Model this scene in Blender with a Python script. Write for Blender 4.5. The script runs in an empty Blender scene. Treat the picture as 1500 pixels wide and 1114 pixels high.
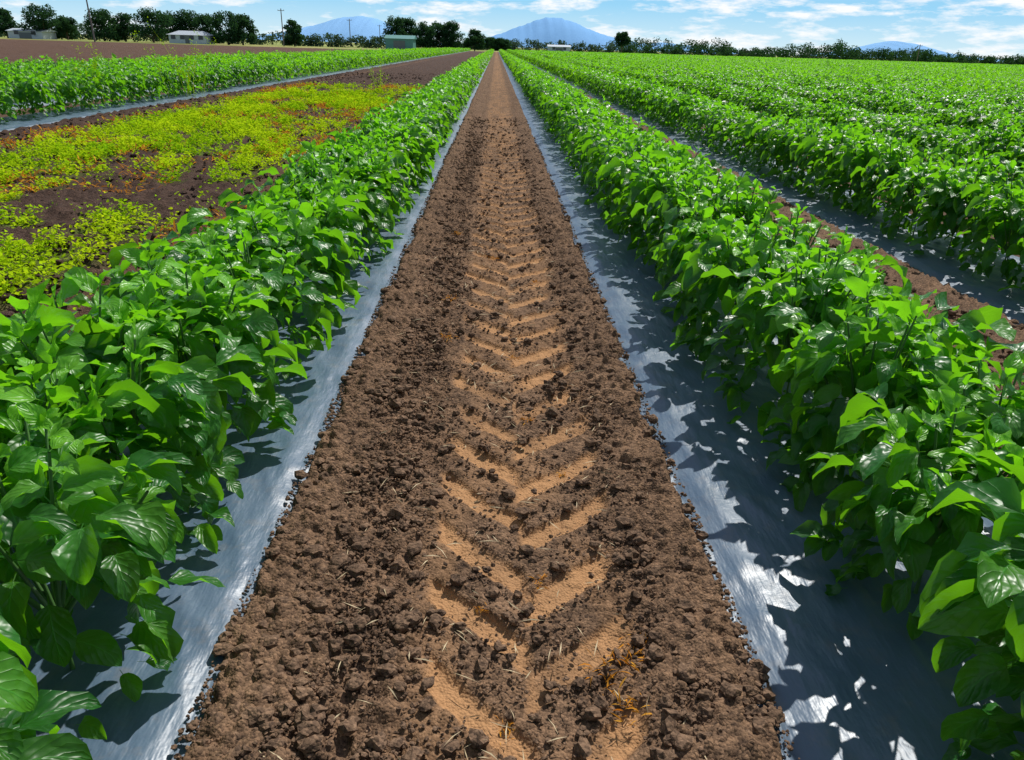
import bpy, math, numpy as np
from mathutils import Vector, Matrix
rng=np.random.default_rng(11)
scene=bpy.context.scene
R=math.radians

# ------------------------------------------------------------------ helpers
def link(o,parent=None):
    scene.collection.objects.link(o)
    if parent: o.parent=parent
    return o
def empty(name):
    o=bpy.data.objects.new(name,None); o.empty_display_size=.2
    return link(o)
def mesh(name,V,F,mats,smooth=True,uv=None,col=None,mi=None):
    V=np.asarray(V,dtype=np.float32); F=np.asarray(F,dtype=np.int32)
    me=bpy.data.meshes.new(name); n=len(V); m,k=F.shape
    me.vertices.add(n); me.vertices.foreach_set('co',V.ravel())
    me.loops.add(m*k); me.loops.foreach_set('vertex_index',F.ravel())
    me.polygons.add(m); me.polygons.foreach_set('loop_start',np.arange(m,dtype=np.int32)*k)
    if not isinstance(mats,(list,tuple)): mats=[mats]
    for a in mats: me.materials.append(a)
    if mi is not None: me.polygons.foreach_set('material_index',np.asarray(mi,dtype=np.int32))
    me.update(calc_edges=True)
    me.polygons.foreach_set('use_smooth',np.full(m,smooth,dtype=bool))
    if uv is not None:
        l=me.uv_layers.new(name='UVMap'); l.data.foreach_set('uv',np.asarray(uv,dtype=np.float32)[F.ravel()].ravel())
    if col is not None:
        c=me.color_attributes.new('Col','FLOAT_COLOR','POINT'); c.data.foreach_set('color',np.asarray(col,dtype=np.float32).ravel())
    me.update()
    return me
def obj(name,me,parent=None,loc=(0,0,0),rot=0,scale=(1,1,1)):
    o=bpy.data.objects.new(name,me); o.location=loc; o.rotation_euler=(0,0,rot); o.scale=scale
    return link(o,parent)

def _h(ix,iy,seed):
    h=(ix.astype(np.int64)*374761393+iy.astype(np.int64)*668265263+seed*974634777)&0xffffffff
    h=((h^(h>>13))*1274126177)&0xffffffff
    h=((h^(h>>16))*2246822519)&0xffffffff
    return ((h>>7)&0xffff)/65535.0
def vn(x,y,seed=0):
    ix=np.floor(x);iy=np.floor(y);fx=x-ix;fy=y-iy
    ux=fx*fx*(3-2*fx);uy=fy*fy*(3-2*fy)
    a=_h(ix,iy,seed);b=_h(ix+1,iy,seed);c=_h(ix,iy+1,seed);d=_h(ix+1,iy+1,seed)
    return (a*(1-ux)+b*ux)*(1-uy)+(c*(1-ux)+d*ux)*uy
def fbm(x,y,seed=0,o=4):
    s=0;a=.5;t=0
    for i in range(o):
        s=s+a*vn(x*2**i+i*13.7,y*2**i+i*7.3,seed+i); t+=a; a*=.5
    return s/t
def clodh(x,y,s,seed,r=.5):
    X=x/s;Y=y/s;ix=np.floor(X);iy=np.floor(Y)
    best=np.zeros_like(X)
    for dx in (-1,0,1):
        for dy in (-1,0,1):
            cx=ix+dx;cy=iy+dy
            px=cx+_h(cx,cy,seed);py=cy+_h(cx,cy,seed+1)
            rr=r*(.4+.6*_h(cx,cy,seed+2))
            d=((X-px)**2+(Y-py)**2)/(rr*rr)
            best=np.maximum(best,np.sqrt(np.maximum(0,1-d))*rr*1.3)
    return best*s
def sstep(a,b,x):
    t=np.clip((x-a)/(b-a),0,1); return t*t*(3-2*t)
def gridF(nx,ny):
    i=np.arange((ny-1)*(nx-1)); r=i//(nx-1); c=i%(nx-1); a=r*nx+c
    return np.stack([a,a+1,a+nx+1,a+nx],1)
def ygrid(y0,y1,d0,g):
    L=[y0]
    while L[-1]<y1: L.append(L[-1]+max(d0,g*abs(L[-1])))
    return np.array(L)

# ------------------------------------------------------------------ node helpers
class NT:
    def __init__(s,name):
        s.m=bpy.data.materials.new(name); s.m.use_nodes=True; s.t=s.m.node_tree; s.t.nodes.clear()
        s.out=s.n('ShaderNodeOutputMaterial')
    def n(s,ty,**k):
        x=s.t.nodes.new(ty)
        for a,b in k.items(): setattr(x,a,b)
        return x
    def l(s,a,b): s.t.links.new(a,b)
    def noise(s,scale,detail=4,rough=.6,vec=None):
        x=s.n('ShaderNodeTexNoise'); x.inputs['Scale'].default_value=scale; x.inputs['Detail'].default_value=detail; x.inputs['Roughness'].default_value=rough
        if vec is None: vec=s.pos()
        s.l(vec,x.inputs['Vector']); return x.outputs['Fac']
    def vor(s,scale):
        x=s.n('ShaderNodeTexVoronoi'); x.inputs['Scale'].default_value=scale; s.l(s.pos(),x.inputs['Vector']); return x
    def pos(s):
        if not hasattr(s,'_p'): s._p=s.n('ShaderNodeNewGeometry').outputs['Position']
        return s._p
    def ramp(s,fac,stops):
        x=s.n('ShaderNodeValToRGB'); e=x.color_ramp.elements
        while len(e)<len(stops): e.new(.5)
        for i,(p,c) in enumerate(stops):
            e[i].position=p; e[i].color=(c[0],c[1],c[2],1)
        s.l(fac,x.inputs['Fac']); return x.outputs['Color']
    def mix(s,f,a,b,mode='MIX'):
        x=s.n('ShaderNodeMix',data_type='RGBA',blend_type=mode)
        s.put(f,x.inputs[0]); s.put(a,x.inputs[6]); s.put(b,x.inputs[7]); return x.outputs[2]
    def put(s,v,i):
        if hasattr(v,'is_output'): s.l(v,i)
        elif isinstance(v,(tuple,list)) and len(v)==3 and i.type=='RGBA': i.default_value=(*v,1)
        else: i.default_value=v
    def math(s,op,a,b=0,c=0,clamp=False):
        x=s.n('ShaderNodeMath',operation=op); x.use_clamp=clamp
        s.put(a,x.inputs[0]); s.put(b,x.inputs[1])
        return x.outputs[0]
    def bump(s,h,st,dist):
        x=s.n('ShaderNodeBump'); x.inputs['Strength'].default_value=st; x.inputs['Distance'].default_value=dist
        s.l(h,x.inputs['Height']); return x.outputs['Normal']
    def pbr(s,col,rough=.8,spec=.5,nrm=None,metal=0):
        p=s.n('ShaderNodeBsdfPrincipled'); s.put(col,p.inputs['Base Color']); s.put(rough,p.inputs['Roughness'])
        p.inputs['Specular IOR Level'].default_value=spec; p.inputs['Metallic'].default_value=metal
        if nrm: s.l(nrm,p.inputs['Normal'])
        return p.outputs[0]
    def fin(s,sh): s.l(sh,s.out.inputs['Surface']); return s.m

# ------------------------------------------------------------------ materials
def leaf_mat(name,dark,mid,young,trans,tw=.36,rough=.33,veins=True,spec=.5):
    t=NT(name)
    at=t.n('ShaderNodeAttribute',attribute_name='Col'); sep=t.n('ShaderNodeSeparateColor'); t.l(at.outputs['Color'],sep.inputs[0])
    r,g=sep.outputs[0],sep.outputs[1]
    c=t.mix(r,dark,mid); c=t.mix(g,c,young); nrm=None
    if veins:
        uvn=t.n('ShaderNodeUVMap'); su=t.n('ShaderNodeSeparateXYZ'); t.l(uvn.outputs[0],su.inputs[0])
        au=t.math('ABSOLUTE',t.math('SUBTRACT',su.outputs[0],.5))
        mid_=t.math('SUBTRACT',1,t.math('MULTIPLY',au,34),clamp=True)
        ph=t.math('MULTIPLY',t.math('SUBTRACT',su.outputs[1],t.math('MULTIPLY',au,.85)),17)
        sn=t.math('ABSOLUTE',t.math('SINE',ph))
        vein=t.math('SUBTRACT',1,t.math('MULTIPLY',sn,8),clamp=True)
        vm=t.math('MAXIMUM',mid_,t.math('MULTIPLY',vein,.28),clamp=True)
        c=t.mix(t.math('MULTIPLY',vm,.5),c,tuple(min(1,x*2.2+.02) for x in mid))
        hgt=t.math('SUBTRACT',t.math('POWER',sn,.6),t.math('MULTIPLY',vm,.5))
        hn=t.math('ADD',t.math('MULTIPLY',hgt,.5),t.math('MULTIPLY',t.noise(34,1,.5),3.4))
        nrm=t.bump(hn,.55,.0045)
    if tw>.3 or veins: 
        p=t.pbr(c,rough,spec,nrm)
    else:
        d=t.n('ShaderNodeBsdfDiffuse'); t.put(c,d.inputs[0]); p=d.outputs[0]
    tr=t.n('ShaderNodeBsdfTranslucent'); t.put(t.mix(g,trans,tuple(min(1,x*1.4) for x in trans)),tr.inputs[0])
    mx=t.n('ShaderNodeMixShader'); mx.inputs[0].default_value=tw
    t.l(p,mx.inputs[1]); t.l(tr.outputs[0],mx.inputs[2])
    return t.fin(mx.outputs[0])
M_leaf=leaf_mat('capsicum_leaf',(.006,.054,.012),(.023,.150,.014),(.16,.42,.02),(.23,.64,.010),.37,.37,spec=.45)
M_leaffar=leaf_mat('capsicum_leaf_far',(.008,.070,.010),(.034,.19,.014),(.18,.48,.02),(.28,.70,.010),.38,.5,veins=False,spec=.25)
M_stem=NT('capsicum_stem'); M_stem=M_stem.fin(M_stem.pbr((.07,.17,.04),.6))

def soil_mat(name,dark,light,compact,bumpd=.006,sc=1.0):
    t=NT(name)
    n1=t.noise(4.5*sc,3,.65); n2=t.noise(55*sc,4,.75)
    v=t.vor(120*sc)
    vc=t.n('ShaderNodeSeparateColor'); t.l(v.outputs['Color'],vc.inputs[0])
    f=t.math('ADD',t.math('ADD',t.math('MULTIPLY',n1,.35),t.math('MULTIPLY',n2,.45)),t.math('MULTIPLY',vc.outputs[0],.2))
    c=t.ramp(f,[(.34,dark),(.50,tuple((a+b)/2.1 for a,b in zip(dark,light))),(.66,light)])
    at=t.n('ShaderNodeAttribute',attribute_name='Col'); sep=t.n('ShaderNodeSeparateColor'); t.l(at.outputs['Color'],sep.inputs[0])
    cc=t.mix(n2,tuple(x*.6 for x in compact),tuple(x*1.25 for x in compact))
    c=t.mix(sep.outputs[0],c,cc)
    c=t.mix(sep.outputs[1],c,(.10,.17,.012))
    h=t.math('ADD',n2,t.math('MULTIPLY',t.math('SUBTRACT',1,v.outputs['Distance']),.7))
    return t.fin(t.pbr(c,.95,.12,t.bump(h,.9,bumpd)))
SD=(.038,.024,.017); SL=(.265,.160,.096); SC=(.42,.228,.108)
M_soil=soil_mat('soil',SD,SL,SC,.007)
M_clod=soil_mat('clod_soil',(.046,.030,.022),(.25,.155,.098),SC,.004)
M_lane=soil_mat('lane_soil',(.03,.019,.015),(.125,.076,.056),SC,.014)
M_plough=soil_mat('ploughed_soil',(.07,.040,.028),(.165,.095,.065),SC,.05,.25)

def plastic_mat():
    t=NT('plastic_film')
    n=t.noise(5,4,.6); n2=t.noise(40,2)
    c=t.mix(n,(.048,.088,.145),(.10,.15,.215))
    dust=t.ramp(t.noise(14,4,.7),[(.52,(0,0,0)),(.75,(1,1,1))])
    c=t.mix(t.math('MULTIPLY',dust,.28),c,(.22,.17,.13))
    mp=t.n('ShaderNodeMapping'); mp.inputs['Scale'].default_value=(14,3,10); mp.inputs['Rotation'].default_value=(0,0,.5); t.l(t.pos(),mp.inputs[0])
    w=t.noise(1.6,3,.55,mp.outputs[0])
    h=t.math('ADD',t.math('MULTIPLY',w,1),t.math('MULTIPLY',n2,.2))
    return t.fin(t.pbr(c,t.ramp(n,[(.3,(.34,)*3),(.7,(.50,)*3)]),.55,t.bump(h,.45,.014)))
M_plastic=plastic_mat()

def simple(name,col,rough=.7,nscale=0,var=.3,bump=0,spec=.4):
    t=NT(name)
    c=col; nrm=None
    if nscale:
        nz=t.noise(nscale,5); c=t.mix(nz,tuple(x*(1-var) for x in col),tuple(min(1,x*(1+var)) for x in col))
        if bump: nrm=t.bump(nz,.6,bump)
    return t.fin(t.pbr(c,rough,spec,nrm))
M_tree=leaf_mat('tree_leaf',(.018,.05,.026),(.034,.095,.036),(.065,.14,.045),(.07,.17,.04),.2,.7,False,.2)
M_scrub=leaf_mat('scrub_leaf',(.04,.08,.055),(.065,.12,.065),(.11,.16,.075),(.1,.16,.06),.2,.8,False,.2)
M_weed=leaf_mat('weed_leaf',(.16,.36,.008),(.30,.57,.008),(.52,.62,.012),(.52,.72,.012),.29,.6,False,.2)
M_dry=leaf_mat('dried_weed',(.45,.13,.012),(.60,.22,.015),(.66,.34,.05),(.6,.25,.03),.25,.7,False,.2)
M_bark=simple('bark',(.12,.09,.065),.9,6,.4,.03)
M_pole=simple('pole_wood',(.16,.14,.12),.85,8,.3)
M_white=simple('white_weatherboard',(.45,.51,.55),.6,3,.08)
M_roof=simple('roof_iron',(.42,.48,.54),.5,4,.15)
M_roofd=simple('roof_grey',(.40,.44,.48),.5,4,.15)
M_teal=simple('green_steel_cladding',(.08,.23,.21),.5,3,.15)
M_glass=simple('window_glass',(.03,.04,.05),.1)
M_door=simple('door_paint',(.12,.14,.15),.5)
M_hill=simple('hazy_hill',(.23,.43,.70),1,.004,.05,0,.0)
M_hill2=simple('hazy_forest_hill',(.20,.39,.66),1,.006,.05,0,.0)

# ------------------------------------------------------------------ leaves
def leaves(P,a,e0,c,L,W,roll,rnd,young,tt,ns,t0=.18,fold=.45,wave=.10):
    N=len(P); tt=np.array(tt); T=len(tt); S=np.linspace(-1,1,ns)
    sub=np.linspace(0,1,33)
    e=e0[:,None]-c[:,None]*sub[None]**1.2
    ce=np.cumsum(np.cos(e),1)/33; se=np.cumsum(np.sin(e),1)/33
    idx=np.clip((tt*32).round().astype(int),0,32)
    xh=ce[:,idx]*L[:,None]; zh=se[:,idx]*L[:,None]; et=e[:,idx]
    h=np.stack([np.cos(a),np.sin(a),0*a],1); s=np.stack([-np.sin(a),np.cos(a),0*a],1); z=np.array([0,0,1.])
    bend=rng.normal(0,.10,N)[:,None]*(tt[None]**2)*L[:,None]
    mid=P[:,None]+xh[...,None]*h[:,None]+zh[...,None]*z+bend[...,None]*s[:,None]
    nrm=-np.sin(et)[...,None]*h[:,None]+np.cos(et)[...,None]*z
    tw=roll[:,None]+rng.normal(0,.35,N)[:,None]*tt[None]
    cr=np.cos(tw)[...,None];sr=np.sin(tw)[...,None]
    side=s[:,None]*cr+nrm*sr; nn=nrm*cr-s[:,None]*sr
    u=np.clip((tt-t0)/(1-t0),0,1); w=u**.6*(1-u)**.98/.355; w=np.where(tt<=t0,.03,w)
    w=np.maximum(w,.012)
    hw=w[None,:]*W[:,None]/2
    fo=fold*(.2+1.3*rng.random(N))
    ph=rng.random(N)*6.28
    wv=wave*np.sin(tt[None,:,None]*12+ph[:,None,None]+S[None,None,:]*1.5)*(S[None,None,:]**2)
    off=side[:,:,None,:]*(S[None,None,:]*hw[:,:,None]*np.cos(fo)[:,None,None])[...,None]
    off=off+nn[:,:,None,:]*((np.abs(S)**1.3)[None,None,:]*hw[:,:,None]*np.sin(fo)[:,None,None]+wv*W[:,None,None]*w[None,:,None])[...,None]
    V=(mid[:,:,None,:]+off).reshape(-1,3)
    g=gridF(ns,T); F=(g[None]+(np.arange(N)*T*ns)[:,None,None]).reshape(-1,4)
    uv=np.stack(np.broadcast_arrays((S[None,:]+1)/2,u[:,None]),-1).reshape(1,-1,2).repeat(N,0).reshape(-1,2)
    col=np.zeros((N,T*ns,4)); col[...,0]=rnd[:,None]; col[...,1]=young[:,None]; col[...,3]=1
    return V,F,uv,col.reshape(-1,4)
def tubes(A,B,ra,rb,k=4):
    A=np.asarray(A,float);B=np.asarray(B,float);N=len(A)
    d=B-A; d/=np.linalg.norm(d,axis=1,keepdims=True)+1e-9
    up=np.where(np.abs(d[:,2:3])>.9,np.array([[1.,0,0]]),np.array([[0,0,1.]]))
    s=np.cross(d,up); s/=np.linalg.norm(s,axis=1,keepdims=True); t=np.cross(d,s)
    an=np.arange(k)/k*6.2832
    ring=s[:,None]*np.cos(an)[None,:,None]+t[:,None]*np.sin(an)[None,:,None]
    ra=np.broadcast_to(ra,(N,));rb=np.broadcast_to(rb,(N,))
    V=np.concatenate([A[:,None]+ring*ra[:,None,None],B[:,None]+ring*rb[:,None,None]],1).reshape(-1,3)
    j=np.arange(k); f=np.stack([j,(j+1)%k,(j+1)%k+k,j+k],1)
    F=(f[None]+(np.arange(N)*2*k)[:,None,None]).reshape(-1,4)
    return V,F

TT_HI=[0,.17,.22,.31,.43,.56,.70,.83,.93,1]; TT_MD=[.18,.4,.7,1]; TT_LO=[.18,.5,1]
def plants_chunk(name,Lc,lod):
    P=[];a=[];e=[];c=[];L=[];Y=[];sA=[];sB=[]
    keep={0:.94,1:.80,2:.38,3:.13}[lod]; scl={0:1.08,1:1.12,2:1.42,3:2.1}[lod]
    n=int(round(Lc/.30))
    for i in range(n):
        py=(i+.5)*Lc/n+rng.normal(0,.04); px=(.14 if i%2 else -.14)+rng.normal(0,.025)
        H=rng.uniform(.54,.75); base=np.array([px,py,.05]); vig=rng.uniform(.88,1.15)
        fork=base+np.array([0,0,.15])
        if lod<1: sA.append(base);sB.append(fork)
        for k in range(13):
            az=rng.random()*6.28; rr=.26*math.sqrt(rng.random())
            tip=np.array([px+rr*math.cos(az),py+1.05*rr*math.sin(az),H*(1-.25*(rr/.27)**2)+rng.normal(0,.045)+.02])
            if lod<1: sA.append(fork);sB.append(tip)
            m=8; g0=rng.random()*6.28
            for q in range(m):
                if rng.random()>keep: continue
                f=q/(m-1)
                P.append(tip+(fork-tip)*(f*.32)); a.append(g0+q*2.4+rng.normal(0,.4))
                e.append(R(64-58*f+rng.normal(0,17))); c.append(.5+1.6*f+rng.normal(0,.35)); L.append((.055+.140*f**.75)*rng.uniform(.7,1.2)*scl*vig); Y.append(max(0,.95-f*1.05)+rng.random()**3*.5)
        for k in range(84):
            if rng.random()>keep: continue
            az=rng.random()*6.28; z=rng.uniform(.04,.56); rr=rng.uniform(.10,.27)
            if rng.random()<.5: az=(0 if px>0 else math.pi)+rng.normal(0,.7)
            P.append(np.array([px+rr*math.cos(az),py+rr*math.sin(az),z+.05])); a.append(az+rng.normal(0,.6))
            e.append(R(rng.uniform(-25,35))); c.append(rng.uniform(.8,1.9)); L.append(rng.uniform(.11,.205)*scl*vig*(.75+.45*z)); Y.append(rng.random()**3*.4)
    P=np.array(P);a=np.array(a);e=np.array(e);c=np.array(c);L=np.array(L);Y=np.array(Y);N=len(P)
    W=L*rng.uniform(.42,.60,N)
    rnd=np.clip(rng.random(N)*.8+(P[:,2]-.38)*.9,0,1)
    tt,ns={0:(TT_HI,5),1:(TT_MD,3),2:(TT_LO,3),3:(TT_LO,3)}[lod]
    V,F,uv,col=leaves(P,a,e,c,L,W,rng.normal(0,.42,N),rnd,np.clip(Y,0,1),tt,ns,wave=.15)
    V[:,2]=np.maximum(V[:,2],.07)
    mi=np.zeros(len(F),int)
    if lod<1:
        tv,tf=tubes(sA,sB,.007,.0035); F=np.concatenate([F,tf+len(V)]); mi=np.concatenate([mi,np.ones(len(tf),int)])
        V=np.concatenate([V,tv]); uv=np.concatenate([uv,np.zeros((len(tv),2))]); cc=np.zeros((len(tv),4));col=np.concatenate([col,cc])
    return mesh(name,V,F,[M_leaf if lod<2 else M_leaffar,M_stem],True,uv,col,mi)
CH={0:[plants_chunk('plants_a%d'%i,4,0) for i in range(4)],
    1:[plants_chunk('plants_b%d'%i,4,1) for i in range(4)],
    2:[plants_chunk('plants_c%d'%i,8,2) for i in range(3)],
    3:[plants_chunk('plants_d%d'%i,16,3) for i in range(3)]}
def place(parent,xc,y,Lc,lod,zs=1.0,xs=1.0):
    me=CH[lod][rng.integers(len(CH[lod]))]
    flip=rng.random()<.5
    o=obj('plants',me,parent,(xc,y+(Lc if flip else 0),0),math.pi if flip else 0,(xs,1,zs*rng.uniform(.96,1.05)))
def fill_row(parent,xc,y0,y1,zs=1.0,xs=1.0):
    y=y0
    while y<y1:
        d=math.hypot(xc,max(0,y+0.0)) 
        if d<9: place(parent,xc,y,4,0,zs,xs); y+=4
        elif d<30: place(parent,xc,y,4,1,zs,xs); y+=4
        elif d<80: place(parent,xc,y,8,2,zs,xs); y+=8
        else: place(parent,xc,y,16,3,zs,xs); y+=16
FAR=250
r=empty('capsicum_row'); fill_row(r,-1.22,-3,FAR,1.02,1.02)
r=empty('capsicum_row'); fill_row(r,1.43,-3,FAR,1.03,1.0)
r=empty('capsicum_row'); fill_row(r,3.88,-1,FAR,1.05,1.04)
for xc in (-8.75,-11.2,-13.7):
    r=empty('capsicum_row'); fill_row(r,xc,2+abs(xc)*.5,FAR,1.1,1.1)
fld=empty('capsicum_field')
rowx=[1.28+2.52*k for k in range(2,70)]
for xc in rowx:
    fill_row(fld,xc,max(0,xc*1.2-6),FAR,1.04,1.13)

# ------------------------------------------------------------------ plastic film strips
def plastic_z(u,hw):
    au=np.abs(u)/hw
    return .055-.02*au**2-.02*sstep(.75,.96,au)-.09*sstep(1.0,1.12,au)
def plastic(name,xc,hw,y0,y1,fine=True):
    if fine:
        xs=np.linspace(-hw*1.14,hw*1.14,72); ys=ygrid(y0,y1,.022,.010)
    else:
        xs=np.array([-1.12,-1,-.8,0,.8,1,1.12])*hw; ys=np.linspace(y0,y1,12)
    X,Y=np.meshgrid(xs,ys); Z=plastic_z(X,hw)
    if fine:
        q=xc*3.1
        Z=Z+.012*(fbm(X*5+q,Y*2.2,11,3)-.5)+.014*(fbm((X+Y*.35)*16+q,(Y-X*.3)*3,15,3)-.5)*sstep(0,.3,1-np.abs(X)/hw*.6)
        rg=1-np.abs(2*fbm((X*.8+Y*.5)*7+q,(Y-X*.6)*2.2,31,2)-1); Z=Z+.007*sstep(.86,1,rg)
        X=X+.03*(fbm(Y*1.5+q,Y*0+3,21,3)-.5)*sstep(.3*hw,hw,np.abs(X))
    V=np.stack([X+xc,Y,Z],-1).reshape(-1,3)
    return V,gridF(len(xs),len(ys))
for xc,hw,y0 in ((-1.22,.59,-1),(1.26,.595,-1),(3.80,.575,0),(-8.7,.58,2)):
    V,F=plastic('p',xc,hw,y0,FAR); obj('plastic_mulch',mesh('plastic_mulch',V,F,M_plastic))
VV=[];FF=[];o_=0
for xc in rowx+[-11.2,-13.7]:
    V,F=plastic('p',xc,.575,0,FAR,False); VV.append(V);FF.append(F+o_);o_+=len(V)
obj('plastic_mulch_strips',mesh('plastic_mulch_strips',np.concatenate(VV),np.concatenate(FF),M_plastic))

# ------------------------------------------------------------------ soil furrows
def track(X,Y,xc=.12):
    u=X-xc+.04*(fbm(Y*3,X*3,55,2)-.5)
    jj=.05*(fbm(X*7,Y*7,57,4)-.5)
    per=.31
    kl=np.floor((Y+u-1.833+per/2)/per); kr=np.floor((Y-.83*u-2.04+per/2)/per)
    dl=np.mod(Y+jj+u*1.0-1.833+per/2,per)-per/2
    dr=np.mod(Y+jj-.83*u-2.04+per/2,per)-per/2
    wl=.038+.014*_h(kl,kl*0,3); wr=.038+.014*_h(kr,kr*0,5)
    el=.05*_h(kl,kl*0,7); er=.05*_h(kr,kr*0,9)
    ml=(1-sstep(wl,wl+.024,np.abs(dl)))*sstep(-.32+el,-.28+el,u)*(1-sstep(-.02,.02,u))
    mr=(1-sstep(wr,wr+.024,np.abs(dr)))*(1-sstep(.28-er,.33-er,u))*sstep(-.03,.01,u)
    zone=sstep(-.40,-.24,u)*(1-sstep(.24,.40,u))
    return np.maximum(ml,mr),zone
def worn(X,Y): return np.minimum(1,.45+.55*sstep(.32,.52,fbm(X*4.2,Y*3,161,5))+.3*sstep(3,8,Y))
def edgecut(X,Y,seed): return .12*(fbm(X*0+Y*5,Y*2,seed+9,4)-.5)
def furrow(name,x0,x1,y0,dx,dy0,g,tr,seed):
    xs=np.arange(x0,x1+dx,dx); ys=ygrid(y0,FAR,dy0,g)
    X,Y=np.meshgrid(xs,ys); cx=(x0+x1)/2; hw=(x1-x0)/2-.08
    au=np.abs(X-cx)/hw
    bars,zone=track(X,Y) if tr else (0*X,0*X)
    zs=zone*.64
    edge=.050*sstep(.45,.88,au)-.18*sstep(.97,1.07,au+edgecut(X,Y,seed))
    barv=bars*(worn(X,Y) if tr else 0)
    Z=edge+(.030*(fbm(X*5,Y*5,seed,4)-.5)+.028*(fbm(X*22,Y*22,seed+3,5)-.5)+.016*(fbm(X*70,Y*70,seed+5,2)-.5))*(1-zs*.6)*(1-.75*barv)
    Z+=(clodh(X,Y,.09,seed+20,.36)*.5+clodh(X,Y,.045,seed+30,.42)*.7)*(1-zs)
    Z=Z-.011*barv+.007*zone*(1-bars)
    cmp_=np.clip(barv*.85+zone*.25*sstep(.35,.62,fbm(X*6,Y*2,seed+70,4)),0,1)
    col=np.zeros(X.shape+(4,)); col[...,0]=cmp_; col[...,3]=1
    V=np.stack([X,Y,Z],-1).reshape(-1,3)
    return obj(name,mesh(name,V,gridF(len(xs),len(ys)),M_soil,True,None,col.reshape(-1,4)))
furrow('soil_furrow',-.755,.77,.6,.0075,.0075,.0024,True,100)
furrow('soil_furrow',1.78,3.30,1.5,.016,.016,.006,False,300)

# lane with weeds
def weedmask(X,Y):
    n=fbm(X*.55+3,Y*.28,401,4); n2=fbm(X*3.0,Y*2.2,411,4)
    b=sstep(-7.1,-5.9,X)*(1-sstep(-3.4,-2.5,X))*(1-sstep(25,31,Y))
    return b*sstep(.45,.57,.5*n+.5*n2+.03)
xs=np.arange(-8.25,-1.7,.035); ys=ygrid(1.2,FAR,.035,.006); X,Y=np.meshgrid(xs,ys)
wm=weedmask(X,Y)
Z=.0+.08*(fbm(X*1.3,Y*.9,200,4)-.5)+.05*(fbm(X*9,Y*9,205,3)-.5)+(clodh(X,Y,.16,221,.45)*.5+clodh(X,Y,.08,231,.5)*.6)*(1-.6*wm)-.10*sstep(-1.9,-1.75,X)-.1*(1-sstep(-8.2,-8.05,X))
ruts=np.exp(-((X+7.2)/.22)**2)+np.exp(-((X+2.5)/.2)**2); Z-=.04*ruts
col=np.zeros(X.shape+(4,)); col[...,0]=np.clip(ruts*.15,0,1); col[...,1]=wm*.6; col[...,3]=1
obj('dirt_lane',mesh('dirt_lane',np.stack([X,Y,Z],-1).reshape(-1,3),gridF(len(xs),len(ys)),M_lane,True,None,col.reshape(-1,4)))
n=380000; wx=rng.uniform(-7.2,-2.3,n); wy=2+rng.random(n)**1.5*29
clump=fbm(wx*7,wy*5,431,2)
k=rng.random(n)<(weedmask(wx,wy)*sstep(.34,.56,clump)+.010); wx=wx[k];wy=wy[k];clump=clump[k]; N=len(wx)
wp=np.stack([wx,wy,rng.random(N)*.16*sstep(.3,.75,clump)+.01],1)
sc=(1+wy/24)
Lw=rng.uniform(.020,.045,N)*sc
V,F,uv,col=leaves(wp,rng.random(N)*6.28,rng.uniform(-.1,1.2,N),rng.uniform(.2,1,N),Lw,Lw*.6,rng.normal(0,.5,N),rng.random(N),np.clip(vn(wx*1.5,wy*1.5,88)*1.3-.3+rng.normal(0,.2,N),0,1),TT_LO,3,t0=0.0)
obj('weed_patch',mesh('weed_patch',V,F,M_weed,True,uv,col))
def tufts(name,cs,nb,L0,mat,er=(.1,1.3)):
    P=[];S=[]
    for (x,y,s) in cs:
        q=rng.normal(0,.026*s,(nb,3)); q[:,2]=.022; P.append(q+np.array([x,y,0])); S+= [s]*nb
    P=np.concatenate(P);N=len(P);L=L0*np.array(S)*rng.uniform(.5,1.2,N)
    V,F,uv,col=leaves(P,rng.random(N)*6.28,rng.uniform(*er,N),rng.uniform(.2,1.5,N),L,L*.13,rng.normal(0,.6,N),rng.random(N),rng.random(N),[0,.3,.6,1],3,t0=0)
    return obj(name,mesh(name,V,F,mat,True,uv,col))
cs=[(.37,1.52,1),(.31,1.44,1.1),(.42,1.58,.7),(.35,1.35,.9),(.16,1.83,.6),(-.02,1.7,.4),(.17,2.9,.6),(.28,2.45,.5),(-.24,3.9,.9),(-.26,4.6,.9),(.05,1.28,.5),(-.35,1.62,.4),(.12,3.6,.6),(.0,5.6,.8),(.3,5.0,.6),(-.3,6.4,.9),(.55,1.5,.5)]
tufts('dried_weed_tufts',cs,28,.042,M_dry)
n=1100; wx=rng.uniform(-7.4,-2.2,n); wy=rng.uniform(3,30,n); k=fbm(wx,wy*.6,91,3)>.5
tufts('dried_weed_tufts',[(a,b,2.0+b*.05) for a,b in zip(wx[k],wy[k])],14,.05,M_dry)
N=520; P=np.stack([rng.uniform(-.62,.66,N),1+5*rng.random(N)**1.4,rng.uniform(.025,.05,N)],1)
L=rng.uniform(.02,.09,N)
M_straw=simple('straw',(.48,.38,.23),.7)
V,F,uv,col=leaves(P,rng.random(N)*6.28,rng.uniform(-.1,.25,N),rng.uniform(0,.6,N),L,L*0+.004,rng.normal(0,.6,N),rng.random(N),rng.random(N),[0,.5,1],3,t0=0)
obj('straw_scraps',mesh('straw_scraps',V,F,M_straw,True,uv,col))

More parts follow.
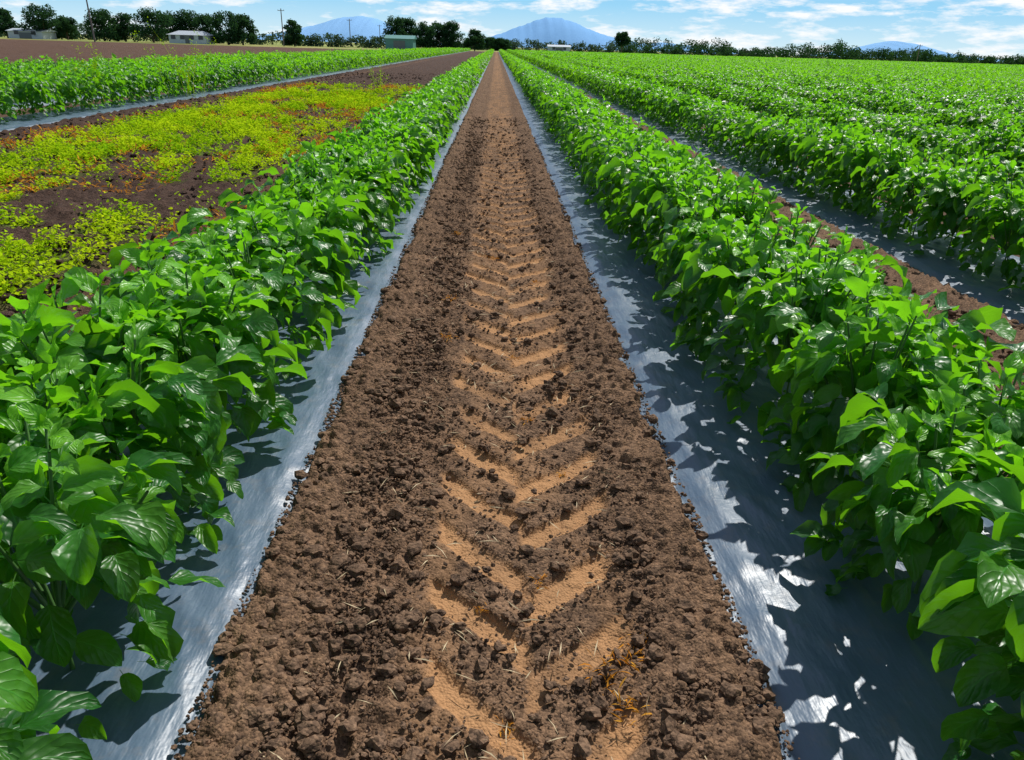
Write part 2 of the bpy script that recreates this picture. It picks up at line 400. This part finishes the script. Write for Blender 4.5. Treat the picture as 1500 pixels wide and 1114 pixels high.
# ------------------------------------------------------------------ clods
def ico(sub):
    import bmesh
    b=bmesh.new(); bmesh.ops.create_icosphere(b,subdivisions=sub,radius=1); v=np.array([x.co[:] for x in b.verts]); f=np.array([[y.index for y in x.verts] for x in b.faces]); b.free(); return v,f
def clods(name,C,S,sub,mat):
    v,f=ico(sub); N=len(C); nv=10; vs=[]
    for i in range(nv):
        d=np.zeros(len(v))
        for j in range(5):
            w=rng.normal(0,1,3)*(1.5+j); d+=np.sin(v@w+rng.random()*6)*(.17/(1+j*.3))
        vv=v*(1+d[:,None])*(1+rng.normal(0,.11,(len(v),1)))*np.array([1,rng.uniform(.65,1.2),rng.uniform(.55,.85)]); vs.append(vv)
    vs=np.array(vs)[rng.integers(nv,size=N)]
    an=rng.random(N)*6.28; c,s=np.cos(an)[:,None],np.sin(an)[:,None]
    x=vs[...,0]*c-vs[...,1]*s; y=vs[...,0]*s+vs[...,1]*c
    V=np.stack([x,y,vs[...,2]],-1)*S[:,None,None]+C[:,None]
    F=(f[None]+(np.arange(N)*len(v))[:,None,None]).reshape(-1,3)
    return obj(name,mesh(name,V.reshape(-1,3),F,mat,False))
def clod_pts(n,x0,x1,y0,y1,py,smin,smax,pw,tr,zb=.02,lift=.3):
    x=rng.uniform(x0,x1,n); y=y0+(y1-y0)*rng.random(n)**py
    s=smin*(smax/smin)**(rng.random(n)**pw)
    cx=(x0+x1)/2;hw=(x1-x0)/2;au=np.abs(x-cx)/hw
    if tr:
        b,z=track(x,y); keep=rng.random(n)<(1-z*.62)*(1-.92*b*worn(x,y))*(.3+.7*sstep(.3,.6,fbm(x*6,y*6,5,3)))
    else: keep=np.ones(n,bool)
    z=zb*sstep(.3,.85,au)+.012+s*lift
    k=keep
    return np.stack([x,y,z],1)[k],s[k]
C,S=clod_pts(10500,-.69,.71,.8,18,1.8,.006,.025,1.5,True,.03,.45); clods('soil_clods',C,S,2,M_clod)
C,S=clod_pts(75000,-.70,.72,.8,14,1.8,.0025,.009,1.3,True,.028,.5); clods('soil_clods',C,S,1,M_clod)
C,S=clod_pts(4000,1.86,3.22,1.8,25,1.5,.008,.035,2.0,False); clods('soil_clods',C,S,1,M_clod)
C,S=clod_pts(9000,-8.0,-1.9,3,45,1.5,.012,.05,2.0,False,.0); clods('soil_clods',C,S,1,M_lane)

# ------------------------------------------------------------------ ground, ploughed field
t=NT('ground_mat')
sx=t.n('ShaderNodeSeparateXYZ'); t.l(t.pos(),sx.inputs[0])
n1=t.noise(.02,5); n2=t.noise(.6,5)
soilc=t.mix(n2,(.05,.03,.02),(.13,.075,.05))
gr=t.ramp(n1,[(.35,(.34,.28,.12)),(.5,(.24,.27,.07)),(.65,(.12,.22,.05))])
fy=t.math('MULTIPLY',t.math('SUBTRACT',sx.outputs[1],188),.05,clamp=True)
M_ground=t.fin(t.pbr(t.mix(fy,soilc,gr),.95,.1))
gx=np.linspace(-9000,9000,21); gy=np.concatenate([[-60,-20],np.linspace(0,9000,20)]); X,Y=np.meshgrid(gx,gy)
obj('ground',mesh('ground',np.stack([X,Y,0*X-.06],-1).reshape(-1,3),gridF(len(gx),len(gy)),M_ground))
xs=np.linspace(-190,-14.6,220); ys=ygrid(8,185,.3,.008); X,Y=np.meshgrid(xs,ys)
Z=.10*(fbm(X*.8,Y*.8,500,4)-.5)+.06*np.sin(X*4.2+.6*fbm(X*.2,Y*.2,3,2))
col=np.zeros(X.shape+(4,)); col[...,3]=1
obj('ploughed_field',mesh('ploughed_field',np.stack([X,Y,Z],-1).reshape(-1,3),gridF(len(xs),len(ys)),M_plough,True,None,col.reshape(-1,4)))

# ------------------------------------------------------------------ trees
def at(b,Y): return math.tan(R(b))*Y
def crown(cl,nleaf,size):
    cl=np.array(cl); vol=cl[:,3]**2; idx=rng.choice(len(cl),nleaf,p=vol/vol.sum()); q=cl[idx]
    d=rng.normal(0,1,(nleaf,3)); d/=np.linalg.norm(d,axis=1,keepdims=True); rr=rng.random(nleaf)**.4
    P=q[:,:3]+d*rr[:,None]*np.stack([q[:,3],q[:,3],q[:,4]],1)
    L=size*rng.uniform(.6,1.3,nleaf)
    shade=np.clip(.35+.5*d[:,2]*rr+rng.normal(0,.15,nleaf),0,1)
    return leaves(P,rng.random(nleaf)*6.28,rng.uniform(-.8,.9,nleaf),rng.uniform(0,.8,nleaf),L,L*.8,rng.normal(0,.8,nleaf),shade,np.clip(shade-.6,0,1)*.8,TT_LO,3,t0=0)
def tree(b,Y,h,w,trunk=.1,nleaf=4200,mat=None,size=.5,name='tree',nc=44):
    cl=[];A=[];B=[];ra=[];rb=[]
    th=h*max(trunk,.12); A.append((0,0,-.1));B.append((0.1,0,th));ra.append(.035*h);rb.append(.025*h)
    for i in range(nc):
        az=rng.random()*6.28; v=rng.random(); zz=h*trunk+(h*(1-trunk))*(.06+.82*v)
        rmax=w/2*math.sqrt(max(.08,1-((v-.35)/.75)**2))*.85
        rr=rmax*math.sqrt(rng.random()); cr=w*rng.uniform(.10,.18)
        cl.append((rr*math.cos(az),rr*math.sin(az),min(zz,h-cr*.7),cr,cr*.8))
        if i<10: A.append((0.1,0,th*.9));B.append(cl[-1][:3]);ra.append(.014*h);rb.append(.004*h)
    V,F,uv,col=crown(cl,nleaf,size)
    tv,tf=tubes(A,B,np.array(ra),np.array(rb),6)
    mi=np.concatenate([np.zeros(len(F),int),np.ones(len(tf),int)])
    F=np.concatenate([F,tf+len(V)]);V=np.concatenate([V,tv]);uv=np.concatenate([uv,np.zeros((len(tv),2))]);col=np.concatenate([col,np.zeros((len(tv),4))])
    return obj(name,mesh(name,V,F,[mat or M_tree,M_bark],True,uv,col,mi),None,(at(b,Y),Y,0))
for b,Y,h,w in [(-30.3,230,7.6,7),(-28.4,225,8.8,10),(-27.2,232,6,7),(-25.2,225,7.8,9.5),(-24.0,230,7.2,9),(-22.4,225,8.6,11),(-21.2,240,8.2,10),(-20.1,242,8.8,10),(-19.2,238,7.9,8),
                (-17.9,225,8.6,10),(-17.0,228,8.0,8),(-13.7,235,7.0,6),(-6.9,262,9.6,9),(-6.1,266,9.3,9),(-4.9,262,8.2,9.5),(-4.0,265,8.6,9),(-3.1,262,8.6,8.5),(-1.5,270,6.6,7),(-.3,330,4.8,9),(.4,330,4.6,8)]:
    tree(b,Y,h,w,.06)
tree(8.7,260,6.9,5,.42)
def treeline(name,segs,mat,dens,size):
    cl=[]
    for b0,b1,Y,h0,h1 in segs:
        x0,x1=at(b0,Y),at(b1,Y); n=int(abs(x1-x0)/1.9)+2
        for i in range(n):
            f=i/(n-1); x=x0+(x1-x0)*f; hh=(h0+(h1-h0)*f)*(.55+.75*vn(np.array([x*.11]),np.array([Y*.3]),9)[0])*rng.uniform(.75,1.15)
            yy=Y+rng.uniform(-8,8)
            for k in range(3):
                cl.append((x+rng.normal(0,1.3),yy,hh*(.2+.3*k),rng.uniform(1.4,2.6),hh*.26))
    V,F,uv,col=crown(cl,int(len(cl)*dens),size)
    return obj(name,mesh(name,V,F,mat,True,uv,col))
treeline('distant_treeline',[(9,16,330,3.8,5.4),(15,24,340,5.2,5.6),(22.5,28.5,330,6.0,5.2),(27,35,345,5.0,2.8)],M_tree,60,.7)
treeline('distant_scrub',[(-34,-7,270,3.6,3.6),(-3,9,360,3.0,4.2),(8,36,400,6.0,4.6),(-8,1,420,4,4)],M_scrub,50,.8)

# ------------------------------------------------------------------ poles
def pole(b,Y,h,lean=0):
    A=[(0,0,-.2),(-.9,0,h-.5)];B=[(lean,0,h),(.9,0,h-.5)]
    for x in(-.8,0,.8): A.append((x,0,h-.5));B.append((x,0,h-.2))
    V,F=tubes(A,B,np.array([.17,.07,.07,.07,.07]),np.array([.12,.07,.04,.04,.04]),8)
    obj('utility_pole',mesh('utility_pole',V,F,M_pole),None,(at(b,Y),Y,0))
pole(-25.75,170,11.5,-.3); pole(-14.4,230,9.4); pole(-10.0,300,9.2); pole(-8.0,380,9.2); pole(27.5,300,6.5)

# ------------------------------------------------------------------ buildings
def box(x0,x1,y0,y1,z0,z1):
    V=[(x,y,z) for z in(z0,z1) for y in(y0,y1) for x in(x0,x1)]
    F=[(0,2,3,1),(4,5,7,6),(0,1,5,4),(2,6,7,3),(0,4,6,2),(1,3,7,5)]
    return V,F
def part(name,boxes,mat,parent):
    V=[];F=[]
    for b in boxes:
        v,f=box(*b); F+=[tuple(i+len(V) for i in q) for q in f]; V+=v
    o=obj(name,mesh(name,V,F,mat,False),parent); return o
def building(name,b,Y,w,d,wall,ridge,mw,mr,nwin,gable_x=True,door=2.0,yaw=0):
    e=empty(name); e.location=(at(b,Y),Y,0); e.rotation_euler=(0,0,yaw)
    part('walls',[(-w/2,w/2,0,d,0,wall)],mw,e)
    ov=.4; x0,x1,y0,y1=-w/2-ov,w/2+ov,-ov,d+ov
    V=[(x0,y0,wall-.05),(x1,y0,wall-.05),(x1,y1,wall-.05),(x0,y1,wall-.05),(x0+ (0 if gable_x else w*.2),d/2,ridge),(x1-(0 if gable_x else w*.2),d/2,ridge)]
    me=bpy.data.meshes.new('roof'); me.from_pydata(V,[],[(0,1,5,4),(2,3,4,5),(0,4,3),(1,2,5),(0,3,2,1)]); me.materials.append(mr); obj('roof',me,e)
    win=[];fr=[]
    for i in range(nwin):
        cx=-w/2+w*(i+.5)/nwin
        if abs(cx)<door*.6: continue
        win.append((cx-.6,cx+.6,-.06,-.01,1.0,2.0)); fr.append((cx-.75,cx+.75,-.04,.0,.88,2.12))
    if fr: part('window_frames',fr,M_roof,e); part('windows',win,M_glass,e)
    part('door',[(-door/2,door/2,-.06,-.005,.02,min(2.1 if door<3 else wall*.8,wall))],M_door,e)
    return e
building('farm_shed',-29.4,222,9,7,1.9,2.5,M_white,M_roof,2,door=3.2)
building('farmhouse',-20.4,218,9.5,7,2.1,3.1,M_white,M_roofd,4,False,1.1)
building('steel_shed',-6.7,240,8.0,8,2.9,3.8,M_teal,M_teal,0,door=3.4)
building('farm_shed',4.4,340,9,6,2.2,2.9,M_white,M_roof,2,door=3)

# ------------------------------------------------------------------ mountains
def hill(name,D,pts,depth,mat,seed):
    bs=np.linspace(pts[0][0],pts[-1][0],140); H=np.interp(bs,[p[0] for p in pts],[p[1] for p in pts])*D*7.586e-4
    H=H*(1+.06*(fbm(bs*3,bs*0+seed,seed,4)-.5))+1.5*D/1000*(fbm(bs*9,bs*0,seed+1,3)-.5)
    rows=np.linspace(0,1,24); V=[]
    x=np.tan(np.radians(bs))*D
    for q in rows:
        prof=math.sin(q*math.pi)
        z=H*prof**.8*(1+.35*(fbm(x*.004,x*0+q*9,seed+5,4)-.5)*(1-abs(prof))) - 3
        V.append(np.stack([x,np.full_like(x,D+(q-.5)*depth),z],1))
    obj(name,mesh(name,np.concatenate(V),gridF(140,24),mat))
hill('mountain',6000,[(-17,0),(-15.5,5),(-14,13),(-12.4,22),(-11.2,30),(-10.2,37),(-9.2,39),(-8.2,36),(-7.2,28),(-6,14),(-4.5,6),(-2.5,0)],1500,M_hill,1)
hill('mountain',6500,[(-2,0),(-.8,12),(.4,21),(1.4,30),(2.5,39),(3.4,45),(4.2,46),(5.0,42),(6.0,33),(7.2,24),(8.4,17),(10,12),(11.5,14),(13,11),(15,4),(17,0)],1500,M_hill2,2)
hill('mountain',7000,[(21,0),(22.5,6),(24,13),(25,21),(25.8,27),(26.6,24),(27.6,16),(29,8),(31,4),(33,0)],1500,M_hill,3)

# ------------------------------------------------------------------ tall grass weeds by left rows
def tallweed(x,y,h,N=7):
    P=np.stack([rng.normal(x,.12,N),rng.normal(y,.12,N),np.zeros(N)],1)
    L=h*rng.uniform(.6,1.05,N)
    V,F,uv,col=leaves(P,rng.random(N)*6.28,rng.uniform(1.3,1.55,N),rng.uniform(.1,.7,N),L,L*0+.014,rng.normal(0,.5,N),rng.random(N),rng.random(N)*.3,[0,.25,.5,.75,1],3,t0=0)
    n2=150;q=rng.integers(N,size=n2); q5=rng.integers(2,5,size=n2); tipi=V.reshape(N,15,3)[q,q5*3+1]
    P2=tipi+rng.normal(0,.04,(n2,3)); l2=np.full(n2,.06)
    v2,f2,u2,c2=leaves(P2,rng.random(n2)*6.28,rng.uniform(0,1.4,n2),rng.random(n2),l2,l2*.4,rng.normal(0,.5,n2),rng.random(n2),rng.random(n2)*.4,TT_LO,3,t0=0)
    F=np.concatenate([F,f2+len(V)]);V=np.concatenate([V,v2]);uv=np.concatenate([uv,u2]);col=np.concatenate([col,c2])
    obj('tall_grass_weed',mesh('tall_grass_weed',V,F,M_weed,True,uv,col))
for x,y,h in [(-8.4,17,1.35),(-7.6,19.5,1.8),(-7.5,20.5,1.5),(-3.5,24,1.0)]: tallweed(x,y,h)

# ------------------------------------------------------------------ sky & sun
w=bpy.data.worlds.new('World'); scene.world=w; w.use_nodes=True; nt=w.node_tree; nt.nodes.clear()
N_=nt.nodes.new; Lk=nt.links.new
out=N_('ShaderNodeOutputWorld'); bg=N_('ShaderNodeBackground'); bg.inputs[1].default_value=.08
sky=N_('ShaderNodeTexSky'); sky.sky_type='NISHITA'; sky.sun_disc=False; sky.sun_elevation=R(50); sky.sun_rotation=R(30)
sky.air_density=1.0; sky.dust_density=.2; sky.ozone_density=2.0
tc=N_('ShaderNodeTexCoord'); sp=N_('ShaderNodeSeparateXYZ'); Lk(tc.outputs['Generated'],sp.inputs[0])
el=N_('ShaderNodeValToRGB'); e=el.color_ramp.elements; e[0].position=0; e[0].color=(.72,.92,1,1); e[1].position=.30; e[1].color=(.10,.28,.72,1)
x=e.new(.05); x.color=(.32,.70,1.0,1); Lk(sp.outputs['Z'],el.inputs[0])
sc8=N_('ShaderNodeMix'); sc8.data_type='RGBA'; sc8.blend_type='MULTIPLY'; sc8.inputs[0].default_value=1; Lk(el.outputs[0],sc8.inputs[6]); sc8.inputs[7].default_value=(12,12,12,1)
fd=N_('ShaderNodeMapRange'); fd.inputs['From Min'].default_value=.05; fd.inputs['From Max'].default_value=.30; fd.inputs['To Min'].default_value=.95; fd.inputs['To Max'].default_value=0; Lk(sp.outputs['Z'],fd.inputs[0])
bm=N_('ShaderNodeMix'); bm.data_type='RGBA'; Lk(fd.outputs[0],bm.inputs[0]); Lk(sky.outputs[0],bm.inputs[6]); Lk(sc8.outputs[2],bm.inputs[7])
mp=N_('ShaderNodeMapping'); mp.inputs['Scale'].default_value=(6,6,26); mp.inputs['Location'].default_value=(.7,0,.0); Lk(tc.outputs['Generated'],mp.inputs[0])
nz=N_('ShaderNodeTexNoise'); nz.inputs['Scale'].default_value=2.3; nz.inputs['Detail'].default_value=8; nz.inputs['Roughness'].default_value=.62; Lk(mp.outputs[0],nz.inputs['Vector'])
rp=N_('ShaderNodeValToRGB'); rp.color_ramp.elements[0].position=.50; rp.color_ramp.elements[1].position=.64; Lk(nz.outputs['Fac'],rp.inputs[0])
mx=N_('ShaderNodeMix'); mx.data_type='RGBA'; Lk(rp.outputs[0],mx.inputs[0]); Lk(bm.outputs[2],mx.inputs[6]); mx.inputs[7].default_value=(12.3,12.6,12.9,1)
Lk(mx.outputs[2],bg.inputs[0]); Lk(bg.outputs[0],out.inputs[0])
sd=Vector((math.sin(R(30))*math.cos(R(50)),math.cos(R(30))*math.cos(R(50)),math.sin(R(50))))
l=bpy.data.lights.new('sun','SUN'); l.energy=5.0; l.angle=R(.5); l.color=(1,.965,.90)
so=bpy.data.objects.new('sun',l); so.rotation_euler=sd.to_track_quat('Z','Y').to_euler(); link(so)

# ------------------------------------------------------------------ camera
cam=bpy.data.cameras.new('camera'); cam.lens=26.4; cam.sensor_width=36; cam.clip_start=.05; cam.clip_end=30000
co=bpy.data.objects.new('camera',cam); link(co)
M=Matrix.Rotation(R(-1.8),4,'Z')@Matrix.Rotation(R(90-23.9),4,'X')@Matrix.Rotation(R(1.72),4,'Z')
M.translation=Vector((0,0,1.5)); co.matrix_world=M
scene.camera=co
scene.view_settings.view_transform='Standard'; scene.view_settings.look='None'; scene.view_settings.exposure=0
